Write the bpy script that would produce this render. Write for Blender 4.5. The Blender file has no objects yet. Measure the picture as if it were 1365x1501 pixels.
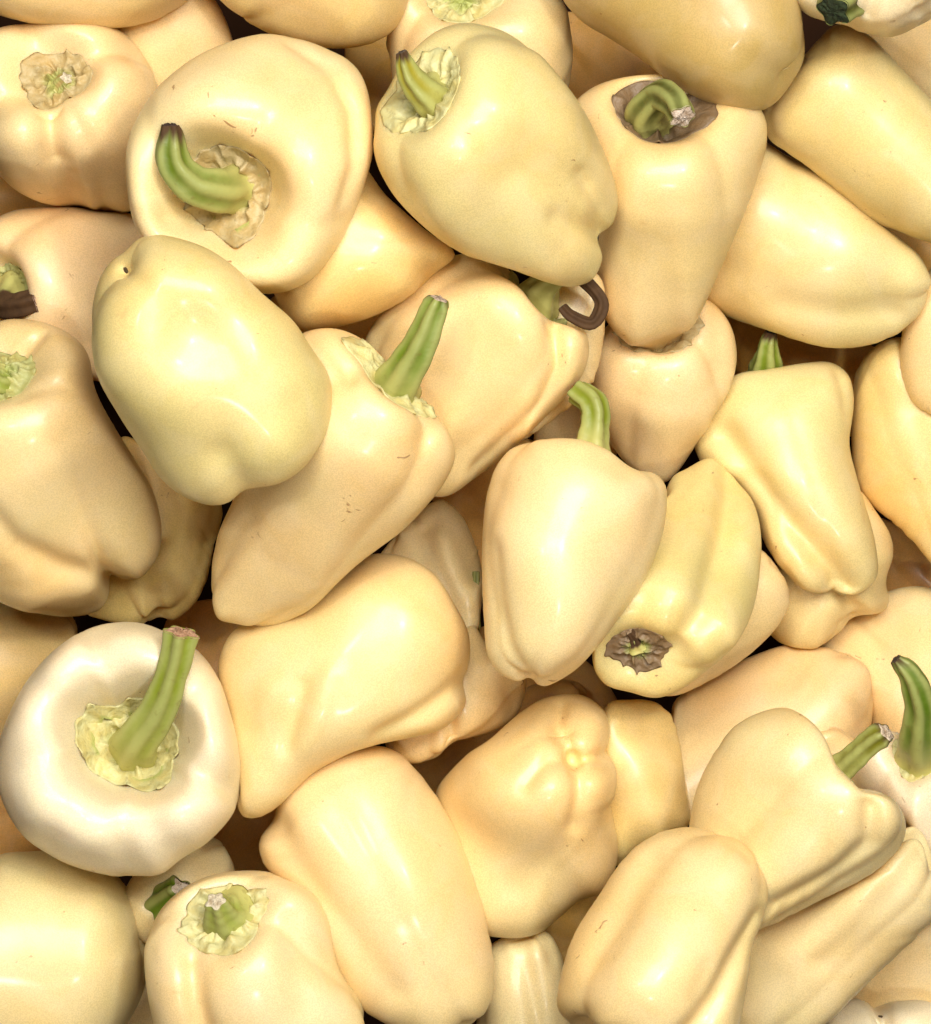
import bpy, math, random
import numpy as np
from mathutils import Vector

scene = bpy.context.scene
# ------------------------------------------------------------------ camera
PXM = 0.00026                      # metres per photo pixel on the reference plane
CX, CY = 682.5, 750.5              # middle of the photograph, in its pixels
ZREF = 330 * PXM                   # height of the reference plane (middle of the pile)
CAM_D = 1.45                       # camera above the reference plane
cam = bpy.data.objects.new('camera', bpy.data.cameras.new('camera'))
scene.collection.objects.link(cam)
cam.location = (0, 0, ZREF + CAM_D)
cam.rotation_euler = (0, 0, 0)
cam.data.sensor_fit = 'VERTICAL'
cam.data.sensor_height = 24.0
cam.data.lens = 24.0 * CAM_D / (1501 * PXM)
cam.data.clip_start = 0.05
cam.data.clip_end = 20
scene.camera = cam
scene.render.resolution_x, scene.render.resolution_y = 931, 1024

# ------------------------------------------------------------------ light (market stall lamps, soft room light)
world = bpy.data.worlds.new('World'); scene.world = world; world.use_nodes = True
bg = world.node_tree.nodes['Background']
bg.inputs[0].default_value = (1.0, 0.66, 0.32, 1); bg.inputs[1].default_value = 0.11
def area(name, loc, target, sx, sy, power, col=(1, .96, .9)):
    l = bpy.data.lights.new(name, 'AREA'); l.shape = 'RECTANGLE'; l.size = sx; l.size_y = sy
    l.energy = power; l.color = col
    o = bpy.data.objects.new(name, l); scene.collection.objects.link(o)
    o.location = loc
    o.rotation_euler = (Vector(target) - Vector(loc)).to_track_quat('-Z', 'Y').to_euler()
    return o
area('ceiling_lamp', (0.18, 0.60, 1.85), (0, 0, .1), 1.10, .80, 66, (1, .97, .92))
area('strip_lamp', (0.42, 0.36, 1.5), (0, 0, .1), 0.10, .06, 7)
area('strip_lamp', (-0.48, 0.34, 1.6), (0, 0, .1), 0.10, .06, 5.5)
area('strip_lamp', (0.18, -0.60, 1.5), (0, 0, .1), 0.10, .06, 7)
scene.view_settings.view_transform = 'Standard'
scene.view_settings.look = 'None'
scene.view_settings.gamma = 1
scene.view_settings.exposure = -0.77
scene.render.engine = 'CYCLES'
scene.cycles.max_bounces = 5
scene.cycles.diffuse_bounces = 4
scene.cycles.glossy_bounces = 2
scene.cycles.use_adaptive_sampling = True

# ------------------------------------------------------------------ materials
def nt(name):
    m = bpy.data.materials.new(name); m.use_nodes = True
    t = m.node_tree; t.nodes.clear()
    out = t.nodes.new('ShaderNodeOutputMaterial'); b = t.nodes.new('ShaderNodeBsdfPrincipled')
    t.links.new(b.outputs[0], out.inputs[0])
    return m, t, b
def node(t, kind, **kw):
    n = t.nodes.new(kind)
    for k, v in kw.items(): setattr(n, k, v)
    return n
def mixc(t, fac, a, b, mode='MIX'):
    n = t.nodes.new('ShaderNodeMix'); n.data_type = 'RGBA'; n.blend_type = mode
    for s, v in ((n.inputs[0], fac), (n.inputs[6], a), (n.inputs[7], b)):
        if hasattr(v, 'links'): t.links.new(v, s)
        else: s.default_value = v if not isinstance(v, tuple) else (*v[:3], 1)
    return n.outputs[2]
def noise(t, vec, scale, detail=3, rough=.5, dist=0):
    n = t.nodes.new('ShaderNodeTexNoise'); n.inputs['Scale'].default_value = scale
    n.inputs['Detail'].default_value = detail; n.inputs['Roughness'].default_value = rough
    n.inputs['Distortion'].default_value = dist
    t.links.new(vec, n.inputs['Vector']); return n.outputs[0]
def ramp(t, fac, p0, p1, v0=0., v1=1.):
    n = t.nodes.new('ShaderNodeMapRange'); n.interpolation_type = 'SMOOTHSTEP'
    n.inputs[1].default_value = p0; n.inputs[2].default_value = p1
    n.inputs[3].default_value = v0; n.inputs[4].default_value = v1
    t.links.new(fac, n.inputs[0]); return n.outputs[0]
def math_(t, op, a, b):
    n = t.nodes.new('ShaderNodeMath'); n.operation = op
    for s, v in zip(n.inputs, (a, b)):
        if hasattr(v, 'links'): t.links.new(v, s)
        else: s.default_value = v
    return n.outputs[0]
def seeded(t):
    tc = node(t, 'ShaderNodeTexCoord'); oi = node(t, 'ShaderNodeObjectInfo')
    va = node(t, 'ShaderNodeVectorMath', operation='ADD')
    sc = node(t, 'ShaderNodeVectorMath', operation='SCALE')
    cmb = node(t, 'ShaderNodeCombineXYZ')
    for i in range(3): t.links.new(oi.outputs['Random'], cmb.inputs[i])
    t.links.new(cmb.outputs[0], sc.inputs[0]); sc.inputs['Scale'].default_value = 7.3
    t.links.new(tc.outputs['Object'], va.inputs[0]); t.links.new(sc.outputs[0], va.inputs[1])
    return va.outputs[0], oi

def skin_material():
    m, t, b = nt('pepper_skin')
    v, oi = seeded(t)
    col = oi.outputs['Color']
    big = noise(t, v, 20, 1)
    c = mixc(t, ramp(t, big, .42, .68, 0, .45), col, (1.0, .84, .56), 'MULTIPLY')
    c = mixc(t, ramp(t, big, .56, .30, 0, .35), c, (.90, .955, .74), 'MULTIPLY')
    fine = noise(t, v, 2100, 0, .5)
    c = mixc(t, .30, c, mixc(t, ramp(t, fine, .3, .7), (.70, .66, .56), (1.16, 1.15, 1.12)), 'MULTIPLY')
    # small rusty specks and scuffs
    sp = noise(t, v, 150, 2, .6, 1.5)
    spk = math_(t, 'MULTIPLY', ramp(t, sp, .715, .77), ramp(t, big, .46, .53))
    c = mixc(t, math_(t, 'MULTIPLY', spk, .75), c, (.30, .11, .025))
    sp2 = noise(t, v, 55, 2, .6, 1.0)
    c = mixc(t, ramp(t, sp2, .30, .62, .08, 0), c, (1.0, .90, .74))
    c = mixc(t, ramp(t, sp2, .68, .82, 0, .35), c, (.60, .34, .12))
    t.links.new(c, b.inputs['Base Color'])
    t.links.new(ramp(t, sp2, .3, .7, .44, .54), b.inputs['Roughness'])
    b.subsurface_method = 'BURLEY'
    b.inputs['Subsurface Weight'].default_value = .5
    b.inputs['Subsurface Radius'].default_value = (1.0, .45, .13)
    b.inputs['Subsurface Scale'].default_value = .008
    b.inputs['Specular IOR Level'].default_value = .62
    b.inputs['Coat Weight'].default_value = .24; b.inputs['Coat Roughness'].default_value = .17
    bp = node(t, 'ShaderNodeBump'); bp.inputs['Strength'].default_value = .10; bp.inputs['Distance'].default_value = .001
    wob = sp2
    t.links.new(wob, bp.inputs['Height']); t.links.new(bp.outputs[0], b.inputs['Normal'])
    return m
def attr(t, name):
    n = node(t, 'ShaderNodeAttribute', attribute_name=name); return n.outputs['Fac']
def calyx_material():
    m, t, b = nt('pepper_calyx')
    v, oi = seeded(t)
    e = attr(t, 'edge')
    n1 = noise(t, v, 160, 4, .6)
    c = mixc(t, ramp(t, n1, .35, .7, 0, .8), oi.outputs['Color'], (1.0, .85, .58), 'MULTIPLY')
    n2 = noise(t, v, 420, 3, .6)
    c = mixc(t, ramp(t, n2, .55, .75, 0, .35), c, (.22, .14, .05))
    c = mixc(t, ramp(t, e, .0, .22, .75, 0), c, (.36, .42, .10))
    dry = math_(t, 'MULTIPLY', ramp(t, e, .86, 1.0), .8)
    c = mixc(t, dry, c, (.13, .10, .025))
    t.links.new(c, b.inputs['Base Color'])
    b.inputs['Roughness'].default_value = .55
    bp = node(t, 'ShaderNodeBump'); bp.inputs['Strength'].default_value = .8; bp.inputs['Distance'].default_value = .002
    t.links.new(n1, bp.inputs['Height']); t.links.new(bp.outputs[0], b.inputs['Normal'])
    return m
def stem_material():
    m, t, b = nt('pepper_stem')
    v, oi = seeded(t)
    al, rd, br = attr(t, 'along'), attr(t, 'ridge'), attr(t, 'brown')
    dark = oi.outputs['Color']
    pale = mixc(t, ramp(t, al, .0, .55), (.50, .47, .15), (.36, .38, .12))
    strk = noise(t, v, 60, 3)
    f = math_(t, 'MULTIPLY', ramp(t, rd, .15, 1.0, .25, 1.), ramp(t, al, .0, .5, .12, 1.))
    f = math_(t, 'MULTIPLY', f, ramp(t, strk, .25, .65, .45, 1.))
    c = mixc(t, f, pale, dark)
    n2 = noise(t, v, 260, 3, .6)
    c = mixc(t, ramp(t, n2, .58, .75, 0, .45), c, (.20, .16, .04))
    c = mixc(t, br, c, mixc(t, n2, (.03, .014, .006), (.11, .055, .02)))
    t.links.new(c, b.inputs['Base Color'])
    t.links.new(ramp(t, br, 0, 1, .42, .8), b.inputs['Roughness']); b.inputs['Specular IOR Level'].default_value = .3
    bp = node(t, 'ShaderNodeBump'); bp.inputs['Strength'].default_value = .3; bp.inputs['Distance'].default_value = .001
    t.links.new(n2, bp.inputs['Height']); t.links.new(bp.outputs[0], b.inputs['Normal'])
    return m
def cut_material():
    m, t, b = nt('stem_cut')
    v, oi = seeded(t)
    n1 = noise(t, v, 380, 4, .65)
    c = mixc(t, ramp(t, n1, .25, .62), mixc(t, 1.0, oi.outputs['Color'], (.50, .40, .30), 'MULTIPLY'), oi.outputs['Color'])
    t.links.new(c, b.inputs['Base Color']); b.inputs['Roughness'].default_value = .85
    bp = node(t, 'ShaderNodeBump'); bp.inputs['Strength'].default_value = .9; bp.inputs['Distance'].default_value = .002
    t.links.new(n1, bp.inputs['Height']); t.links.new(bp.outputs[0], b.inputs['Normal'])
    return m
def floor_material():
    m, t, b = nt('crate_plastic')
    v, oi = seeded(t)
    c = mixc(t, noise(t, v, 40, 4), (.014, .006, .003), (.03, .012, .005))  # dark brown puts the gaps' warm bounced light into the floor colour
    t.links.new(c, b.inputs['Base Color']); b.inputs['Roughness'].default_value = .9; b.inputs['Specular IOR Level'].default_value = .05
    return m
SKIN, CALYX, STEM, CUT, FLOOR = skin_material(), calyx_material(), stem_material(), cut_material(), floor_material()
TINT = {'c': (.865, .645, .32), 'w': (.875, .735, .49), 'b': (.58, .385, .145), 'g': (.775, .615, .26), 'y': (.83, .59, .235), 'v': (.89, .765, .525), 'o': (.74, .41, .105), 'p': (.83, .66, .34)}  # 'o' has the amber shade of the deep gaps put into the skin colour
CAL = {'green': (.46, .47, .19), 'tan': (.50, .40, .20), 'brown': (.22, .15, .085), 'pale': (.62, .59, .29)}

# ------------------------------------------------------------------ geometry helpers (all shapes in photo-pixel units, y up, then scaled to metres)
NU, NT = 72, 112
def catmull(P, n):
    P = np.array(P, float); k = len(P)
    Q = np.vstack([2*P[0]-P[1], P, 2*P[-1]-P[-2]])
    d = np.linalg.norm(np.diff(P, axis=0), axis=1); s = np.concatenate([[0], np.cumsum(d)]); s /= s[-1]
    out = []
    for x in np.linspace(0, 1, n):
        i = min(max(np.searchsorted(s, x, 'right')-1, 0), k-2)
        u = (x-s[i])/(s[i+1]-s[i]); p0, p1, p2, p3 = Q[i:i+4]
        out.append(.5*((2*p1)+(-p0+p2)*u+(2*p0-5*p1+4*p2-p3)*u*u+(-p0+3*p1-3*p2+p3)*u**3))
    return np.array(out)
def gsmooth(a, s):
    n = len(a); k = np.arange(n); k = np.minimum(k, n-k); g = np.exp(-.5*(k/s)**2); g /= g.sum()
    return np.real(np.fft.ifft(np.fft.fft(a)*np.fft.fft(g)))
def closed_spline(poly, k=6):
    P = np.array(poly, float); out = []
    p0, p2, p3 = np.roll(P, 1, 0), np.roll(P, -1, 0), np.roll(P, -2, 0)
    for u in np.linspace(0, 1, k, endpoint=False):
        out.append(.5*((2*P)+(-p0+p2)*u+(2*p0-5*P+4*p2-p3)*u*u+(-p0+3*P-3*p2+p3)*u**3))
    return np.stack(out, 1).reshape(-1, 2)
def poly_radius(poly, c, nb=360):
    P = closed_spline(poly)-c; Q = np.roll(P, -1, 0); out = np.zeros(nb)
    for b in range(nb):
        a = 2*math.pi*b/nb; d = np.array([math.cos(a), math.sin(a)])
        e = Q-P; den = d[0]*e[:, 1]-d[1]*e[:, 0]; den = np.where(abs(den) < 1e-9, 1e-9, den)
        tt = (P[:, 0]*e[:, 1]-P[:, 1]*e[:, 0])/den; uu = (P[:, 0]*d[1]-P[:, 1]*d[0])/den
        ok = (tt > 0) & (uu >= -1e-6) & (uu <= 1+1e-6)
        out[b] = tt[ok].max() if ok.any() else 0
    z = out <= 0
    if z.any(): out[z] = out[~z].mean()
    return out
def centroid(poly):
    P = np.array(poly, float); Q = np.roll(P, -1, 0)
    cr = P[:, 0]*Q[:, 1]-Q[:, 0]*P[:, 1]; A = cr.sum()/2
    return np.array([((P[:, 0]+Q[:, 0])*cr).sum(), ((P[:, 1]+Q[:, 1])*cr).sum()])/(6*A)
def sample_bins(R, phi):
    x = (phi % (2*math.pi))/(2*math.pi)*len(R); i = np.floor(x).astype(int) % len(R); f = x-np.floor(x)
    return R[i]*(1-f)+R[(i+1) % len(R)]*f
def seg_dist(X, Y, pts):
    best = np.full(X.shape, 1e9)
    P = np.array(pts, float)
    if len(P) == 1: return np.hypot(X-P[0, 0], Y-P[0, 1])
    for a, b in zip(P[:-1], P[1:]):
        d = b-a; L = (d*d).sum()
        u = np.clip(((X-a[0])*d[0]+(Y-a[1])*d[1])/L, 0, 1)
        best = np.minimum(best, np.hypot(X-a[0]-u*d[0], Y-a[1]-u*d[1]))
    return best
def grid_normals(G):
    dt = np.roll(G, -1, 1)-np.roll(G, 1, 1)
    du = np.gradient(G, axis=0)
    n = np.cross(du, dt); l = np.linalg.norm(n, axis=2, keepdims=True); l[l < 1e-9] = 1
    n = n/l
    n[0] = n[2].mean(0); n[0] /= np.linalg.norm(n[0]); n[-1] = n[-3].mean(0); n[-1] /= np.linalg.norm(n[-1])
    return n

def build_body(d, seed):
    """pepper surface G[u, theta] in pixels (x right, y up, z to the viewer), centred on its own place"""
    rng = np.random.RandomState(seed)
    poly = [(x, -y) for x, y in d['poly']]
    S = np.array([d['S'][0], -d['S'][1]], float); T = np.array([d['T'][0], -d['T'][1]], float)
    c = centroid(poly) if 'C' not in d else np.array([d['C'][0], -d['C'][1]], float)
    el = math.radians(d.get('e', 10))
    ax = S-T; ax /= np.linalg.norm(ax); pr = np.array([-ax[1], ax[0]])
    P = np.array(poly)-c
    Lp = np.ptp(P@ax); Wp = np.ptp(P@pr)
    R = Wp/2*d.get('fat', 1.0)
    if 'L' in d: L = d['L']
    else: L = max((Lp-.8*Wp*abs(math.sin(el)))/max(math.cos(el), .3), 1.5*R)
    L = min(L, 3.6*R)
    tp = d.get('tp', .55); cv = d.get('cav', .40)
    cw = d.get('cw', .64); sw = 1-cw
    prof = [(0, cv*R), (.22*cw, cv*R), (.42*cw, .80*cv*R), (.60*cw, .35*cv*R), (.78*cw, .05*cv*R), (cw, 0), (cw+.45*sw, .07*R), (cw+.8*sw, .24*R), (1.0, .52*R)]
    r2 = 1-.45*(1-tp); 
    prof += [((1+r2)/2+.02, .50*L), (r2, .68*L), (tp*1.02, .85*L), (tp*.78, .945*L), (tp*.45, .992*L), (tp*.18, L), (0, L*.985)]
    prof = catmull([(p[0]*R, p[1]) for p in prof], NU)
    prof[0, 0] = 0; prof[-1, 0] = 0
    rho, zz = np.maximum(prof[:, 0], 0), prof[:, 1]
    th = np.linspace(0, 2*math.pi, NT, endpoint=False)
    n = d.get('n', 3); ph = d.get('ph', rng.rand()*6.28); lob = d.get('lob', .10)
    t01 = np.clip(zz/L, 0, 1)
    amp = lob*(1.25-1.9*t01+1.9*t01**2)*1.1
    base = np.clip(1-np.sqrt(np.sin(n*(th-ph)/2)**2+.012), 0, 1)           # 1 in a groove, 0 on a lobe
    wth = 1+.07*np.sin(th+rng.rand()*6)+.045*np.sin(2*th+rng.rand()*6)
    rad = rho[:, None]*wth[None]*(1-amp[:, None]*base[None]**1.4)
    lobz = (1-base)[None]*np.exp(-((rho/R-.62)/.28)**2)[:, None]*(t01 < .5)[:, None]
    lobe_h = 1+.5*np.sin(th*1+rng.rand()*6)
    Z = zz[:, None]-lobz*lobe_h[None]*lob*R*.9
    lobt = (1-base)[None]*np.exp(-((rho/R-tp*.5)/(.30*tp+.05))**2)[:, None]*(t01 > .6)[:, None]
    Z = Z+lobt*lobe_h[None]*lob*R*.65
    for k in range(5):                                       # uneven skin
        f1, f2, p1, p2 = rng.randint(1, 4), 1+rng.rand()*2.5, rng.rand()*6, rng.rand()*6
        rad = rad*(1+.021*np.sin(f1*th[None]+p1)*np.sin(f2*3.1*t01[:, None]+p2))
    bend = d.get('bend', rng.uniform(-.10, .10))
    X = rad*np.cos(th)[None]+bend*R*np.sin(math.pi*t01)[:, None]; Y = rad*np.sin(th)[None]; Zc = L/2-Z
    # orient: local +z (stem end) -> axis in space
    az = np.array([ax[0]*math.cos(el), ax[1]*math.cos(el), math.sin(el)])
    ex = np.array([pr[0], pr[1], 0.]); ey = np.cross(az, ex)
    G = X[..., None]*ex+Y[..., None]*ey+Zc[..., None]*az
    # move the projected box onto the traced outline
    q = G[..., :2]; lo = q.reshape(-1, 2)@np.stack([ax, pr], 1); pp = P@np.stack([ax, pr], 1)
    sh = (pp.max(0)+pp.min(0))/2-(lo.max(0)+lo.min(0))/2
    G[..., :2] += sh[0]*ax+sh[1]*pr
    # fit the silhouette, blending to an even scale towards the middle
    Rt = gsmooth(poly_radius(poly, c), d.get('sm', 3.0))
    for it in range(3):
        Gn = np.roll(G, -1, 1); Gd = np.concatenate([G*(1-q)+Gn*q for q in (0, .2, .4, .6, .8)], 1)
        rd_ = np.hypot(Gd[..., 0], Gd[..., 1]); pd_ = np.arctan2(Gd[..., 1], Gd[..., 0])
        r = np.hypot(G[..., 0], G[..., 1]); phi = np.arctan2(G[..., 1], G[..., 0])
        bi = np.floor((pd_ % (2*math.pi))/(2*math.pi)*180).astype(int) % 180
        Rm = np.zeros(180); np.maximum.at(Rm, bi.ravel(), rd_.ravel())
        for b in np.where(Rm <= 0)[0]: Rm[b] = max(Rm[b-1], Rm[(b+1) % 180])
        Rm = gsmooth(np.repeat(Rm, 2), 2.2)
        s = Rt/np.maximum(Rm, 1e-3); s = np.clip(s, .3, 3)
        sv = sample_bins(s, phi); rr = np.clip(r/sample_bins(Rm, phi), 0, 1)
        w = rr**1.5
        f = s.mean()*(1-w)+sv*w
        G[..., 0] *= f; G[..., 1] *= f
    # slide the inside so the stem end sits where the photo has it
    cavity = G[0, 0, :2].copy()
    if d.get('pin', True):
        o = np.array([CX, -CY]); want = o+(S-o)*(1-G[0, 0, 2]*PXM/CAM_D)-c; dl = want-cavity
        m = np.linalg.norm(dl); lim = .55*R
        if m > lim: dl *= lim/m
        r = np.hypot(G[..., 0], G[..., 1]); phi = np.arctan2(G[..., 1], G[..., 0])
        rr = np.clip(r/sample_bins(Rt, phi), 0, 1)
        r0 = min(np.hypot(*cavity)/sample_bins(Rt, np.array([math.atan2(cavity[1], cavity[0])]))[0], .9)
        w = (1-rr**3); w0 = max(1-r0**3, .3)
        top = np.clip((G[..., 2]+.3*R)/(.6*R), 0, 1)
        k = np.clip(w/w0, 0, 1.15)*top
        G[..., 0] += dl[0]*k; G[..., 1] += dl[1]*k
    # hand-placed dents, creases and bulges
    for pts, wd, dep in d.get('f', []):
        nrm = grid_normals(G)
        D = seg_dist(G[..., 0]+c[0], G[..., 1]+c[1], [(x, -y) for x, y in pts])
        wgt = np.clip(nrm[..., 2]*1.6+.1, 0, 1)
        dr = nrm*.45+np.array([0, 0, .55]); dr /= np.linalg.norm(dr, axis=2, keepdims=True)
        G = G+dr*(np.exp(-(D/wd)**2)*wgt*dep)[..., None]
    G = G*1.0
    return G, c, R, L, rho/R

def ang(G): return G
def grid_mesh(name, G, closed_poles=True):
    nu, ntt = G.shape[:2]
    verts = [tuple(G[0, 0])]+[tuple(p) for row in G[1:-1] for p in row]+[tuple(G[-1].mean(0))]
    idx = lambda i, j: 1+(i-1)*ntt+(j % ntt)
    faces = []
    for j in range(ntt): faces.append((0, idx(1, j), idx(1, j+1)))
    for i in range(1, nu-2):
        for j in range(ntt): faces.append((idx(i, j), idx(i+1, j), idx(i+1, j+1), idx(i, j+1)))
    last = len(verts)-1
    for j in range(ntt): faces.append((last, idx(nu-2, j+1), idx(nu-2, j)))
    me = bpy.data.meshes.new(name); me.from_pydata(verts, [], faces)
    me.polygons.foreach_set('use_smooth', [True]*len(faces)); me.update()
    return me
def fix_normals(me):
    import bmesh
    bm = bmesh.new(); bm.from_mesh(me); bmesh.ops.recalc_face_normals(bm, faces=bm.faces); bm.to_mesh(me); bm.free()
def child(name, me, mat, parent, color):
    o = bpy.data.objects.new(name, me); scene.collection.objects.link(o)
    me.materials.append(mat); o.parent = parent; o.color = (*color, 1)
    return o
def point_attr(me, name, vals):
    a = me.attributes.new(name, 'FLOAT', 'POINT'); a.data.foreach_set('value', np.asarray(vals, dtype=np.float32))

def make_calyx(G, rhoR, R, kind, seed, size=.36, curl=.0):
    rng = np.random.RandomState(seed+500)
    nrm = grid_normals(G)
    mid = G.mean((0, 1))
    if ((G[NU//2]-mid)*nrm[NU//2]).sum() < 0: nrm = -nrm
    half = int(np.argmax(rhoR)); nsep = rng.randint(6, 9); p0 = rng.rand()*6
    th = np.linspace(0, 2*math.pi, NT, endpoint=False)
    phs = (nsep*(th+.16*np.sin(2*th+p0)+.08*np.sin(5*th+p0*2))/(2*math.pi)+p0) % 1
    tri = 1-np.abs(phs*2-1)                                 # 1 at a sepal point
    lens = .7+.6*(.5+.5*np.sin(2.3*th+p0))*(.6+.4*np.sin(5*th+p0))
    edge = size*(.90+.11*tri**4*lens+.06*np.sin(3*th+p0)+.05*np.sin(2*th+p0*3)+.02*np.sin(11*th+4*np.sin(2*th)))
    rows = 19; V = []; E = []
    us = np.interp
    lo = rhoR[:half+1]
    wr = rng.rand(6)*6
    VN = rng.rand(8, 18)
    def vnoise(f, th):
        y = f*6; x = th/(2*math.pi)*18; i = int(y); j = np.floor(x).astype(int) % 18; u = y-i; v = x-np.floor(x)
        u = u*u*(3-2*u); v = v*v*(3-2*v)
        return (VN[i, j]*(1-v)+VN[i, (j+1) % 18]*v)*(1-u)+(VN[min(i+1, 7), j]*(1-v)+VN[min(i+1, 7), (j+1) % 18]*v)*u
    for i in range(rows):
        f = i/(rows-1)
        tgt = edge*f
        ui = np.interp(tgt, lo, np.arange(half+1))
        i0 = np.floor(ui).astype(int); fr = (ui-i0)[:, None]; j = np.arange(NT)
        p = G[i0, j]*(1-fr)+G[np.minimum(i0+1, half), j]*fr
        nn = nrm[max(int(np.median(ui)), 2)].mean(0); nn = nn/np.linalg.norm(nn)
        nl = nrm[i0, j]; nl = nl*.5+nn*.5
        env = np.sin(math.pi*min(f*1.02, 1))**.7
        rad_ = np.sin(nsep*2*th+wr[0]+1.8*np.sin(3*th+wr[1])+1.2*np.sin(f*5+wr[4]))
        wrk = (.5+.5*rad_)**.7*(.55+.45*np.sin(7*th+wr[5]+3*f))
        blob = .5+.5*np.sin(f*9+wr[2]+2.5*np.sin(nsep*th+wr[3]))
        h = R*(.009+env*(.075*wrk*(.4+.6*blob)+.13*vnoise(f, th)**1.6)+.05*(1-f)**2+curl*f**3*tri+.045*tri**4*f**4)
        fade = min(max((f-.72)/.26, 0), 1); h = h*(1-.78*fade*(1-.75*tri**4))
        V.append(p+nl*h[:, None]); E.append(np.full(NT, f**2)*(.55+.45*tri**3))
    # underside skirt
    V.append(V[-1]-nrm[half//2].mean(0)*R*.02*1.2-(V[-1]-V[-2])*.25); E.append(np.ones(NT)*.6)
    V.append(V[-1]*.6+V[4]*.4-nrm[3].mean(0)*R*.06); E.append(np.zeros(NT))
    A = np.array(V); E = np.array(E)
    verts = [tuple(A[0].mean(0))]; ev = [0.]
    for row, er in zip(A[1:], E[1:]):
        verts += [tuple(p) for p in row]; ev += list(er)
    idx = lambda i, j: 1+(i-1)*NT+(j % NT)
    faces = [(0, idx(1, j), idx(1, j+1)) for j in range(NT)]
    for i in range(1, len(A)-1):
        for j in range(NT): faces.append((idx(i, j), idx(i+1, j), idx(i+1, j+1), idx(i, j+1)))
    me = bpy.data.meshes.new('calyx'); me.from_pydata(verts, [], faces)
    me.polygons.foreach_set('use_smooth', [True]*len(faces)); me.update()
    point_attr(me, 'edge', ev)
    base = A[0].mean(0)
    return me, base

def tube(path, radii, seed, ridges=5, depth=.32, n=44, m=40, brown_from=.9, brown=1.0, flat=1.0):
    rng = np.random.RandomState(seed+900)
    C = catmull(path, n); rs = np.interp(np.linspace(0, 1, n), np.linspace(0, 1, len(radii)), radii); rs = rs*(1+.22*np.exp(-np.linspace(0, 1, n)/.07))
    tg = np.gradient(C, axis=0); tg /= np.linalg.norm(tg, axis=1, keepdims=True)
    up = np.array([.13, .21, .97]); V = []; al = []; rd = []; bw = []
    x = np.cross(up, tg[0]); x /= np.linalg.norm(x); p0 = rng.rand()*6
    a = np.linspace(0, 2*math.pi, m, endpoint=False)
    for i in range(n):
        x = x-tg[i]*(x@tg[i]); x /= np.linalg.norm(x); y = np.cross(tg[i], x)
        g = np.sin(ridges*a+p0+.5*np.sin(i*.05))
        f = i/(n-1)
        dp = depth*(.55+.45*f)
        r = rs[i]*(1+dp*.5*g+.04*np.sin(a+i*.21+p0)+.02*np.sin(i*.7+2*a))
        if .8 < brown_from < 1 and f > brown_from: r = r*(1-.22*(f-brown_from)/(1-brown_from))
        if f > .95: r = r*(1+.05*np.sin(4*a+p0))
        V.append(C[i]+(np.cos(a)*r)[:, None]*x+(np.sin(a)*r*flat)[:, None]*y)
        al += [f]*m; rd += list(.5-.5*g)
        jag = .025*np.sin(3*a+p0)+.02*np.sin(7*a+p0)+.012*np.sin(13*a)
        bw += list(brown*np.clip((f+jag-brown_from)/.09, 0, 1))
    verts = [tuple(p) for row in V for p in row]
    faces = [(i*m+j, i*m+(j+1) % m, (i+1)*m+(j+1) % m, (i+1)*m+j) for i in range(n-1) for j in range(m)]
    b = len(verts); verts.append(tuple(C[0])); faces += [(b, (j+1) % m, j) for j in range(m)]
    al.append(0); rd.append(0); bw.append(0)
    me = bpy.data.meshes.new('stem'); me.from_pydata(verts, [], faces)
    me.polygons.foreach_set('use_smooth', [True]*len(faces)); me.update()
    point_attr(me, 'along', al); point_attr(me, 'ridge', rd); point_attr(me, 'brown', bw)
    # ragged cut end
    rim = V[-1]; cc = C[-1]; t = tg[-1]; k = 6; cv = []; cf = []
    for i in range(k):
        f = i/k
        ring = rim*(1-f)+cc*f
        h = rs[-1]*(.10*np.sin(math.pi*f*.5)+.10*rng.randn(m)*(0 < i)*.6)
        if i == 0: ring = cc+(rim-cc)*1.03-t*rs[-1]*.10; h = np.zeros(m)
        cv.append(ring+h[:, None]*t)
    cvv = [tuple(p) for r_ in cv for p in r_]+[tuple(cc+t*rs[-1]*.05)]
    for i in range(k-1):
        for j in range(m): cf.append((i*m+j, i*m+(j+1) % m, (i+1)*m+(j+1) % m, (i+1)*m+j))
    for j in range(m): cf.append(((k-1)*m+j, (k-1)*m+(j+1) % m, k*m))
    mc = bpy.data.meshes.new('cut_end'); mc.from_pydata(cvv, [], cf)
    mc.polygons.foreach_set('use_smooth', [True]*len(cf)); mc.update()
    return me, mc

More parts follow.
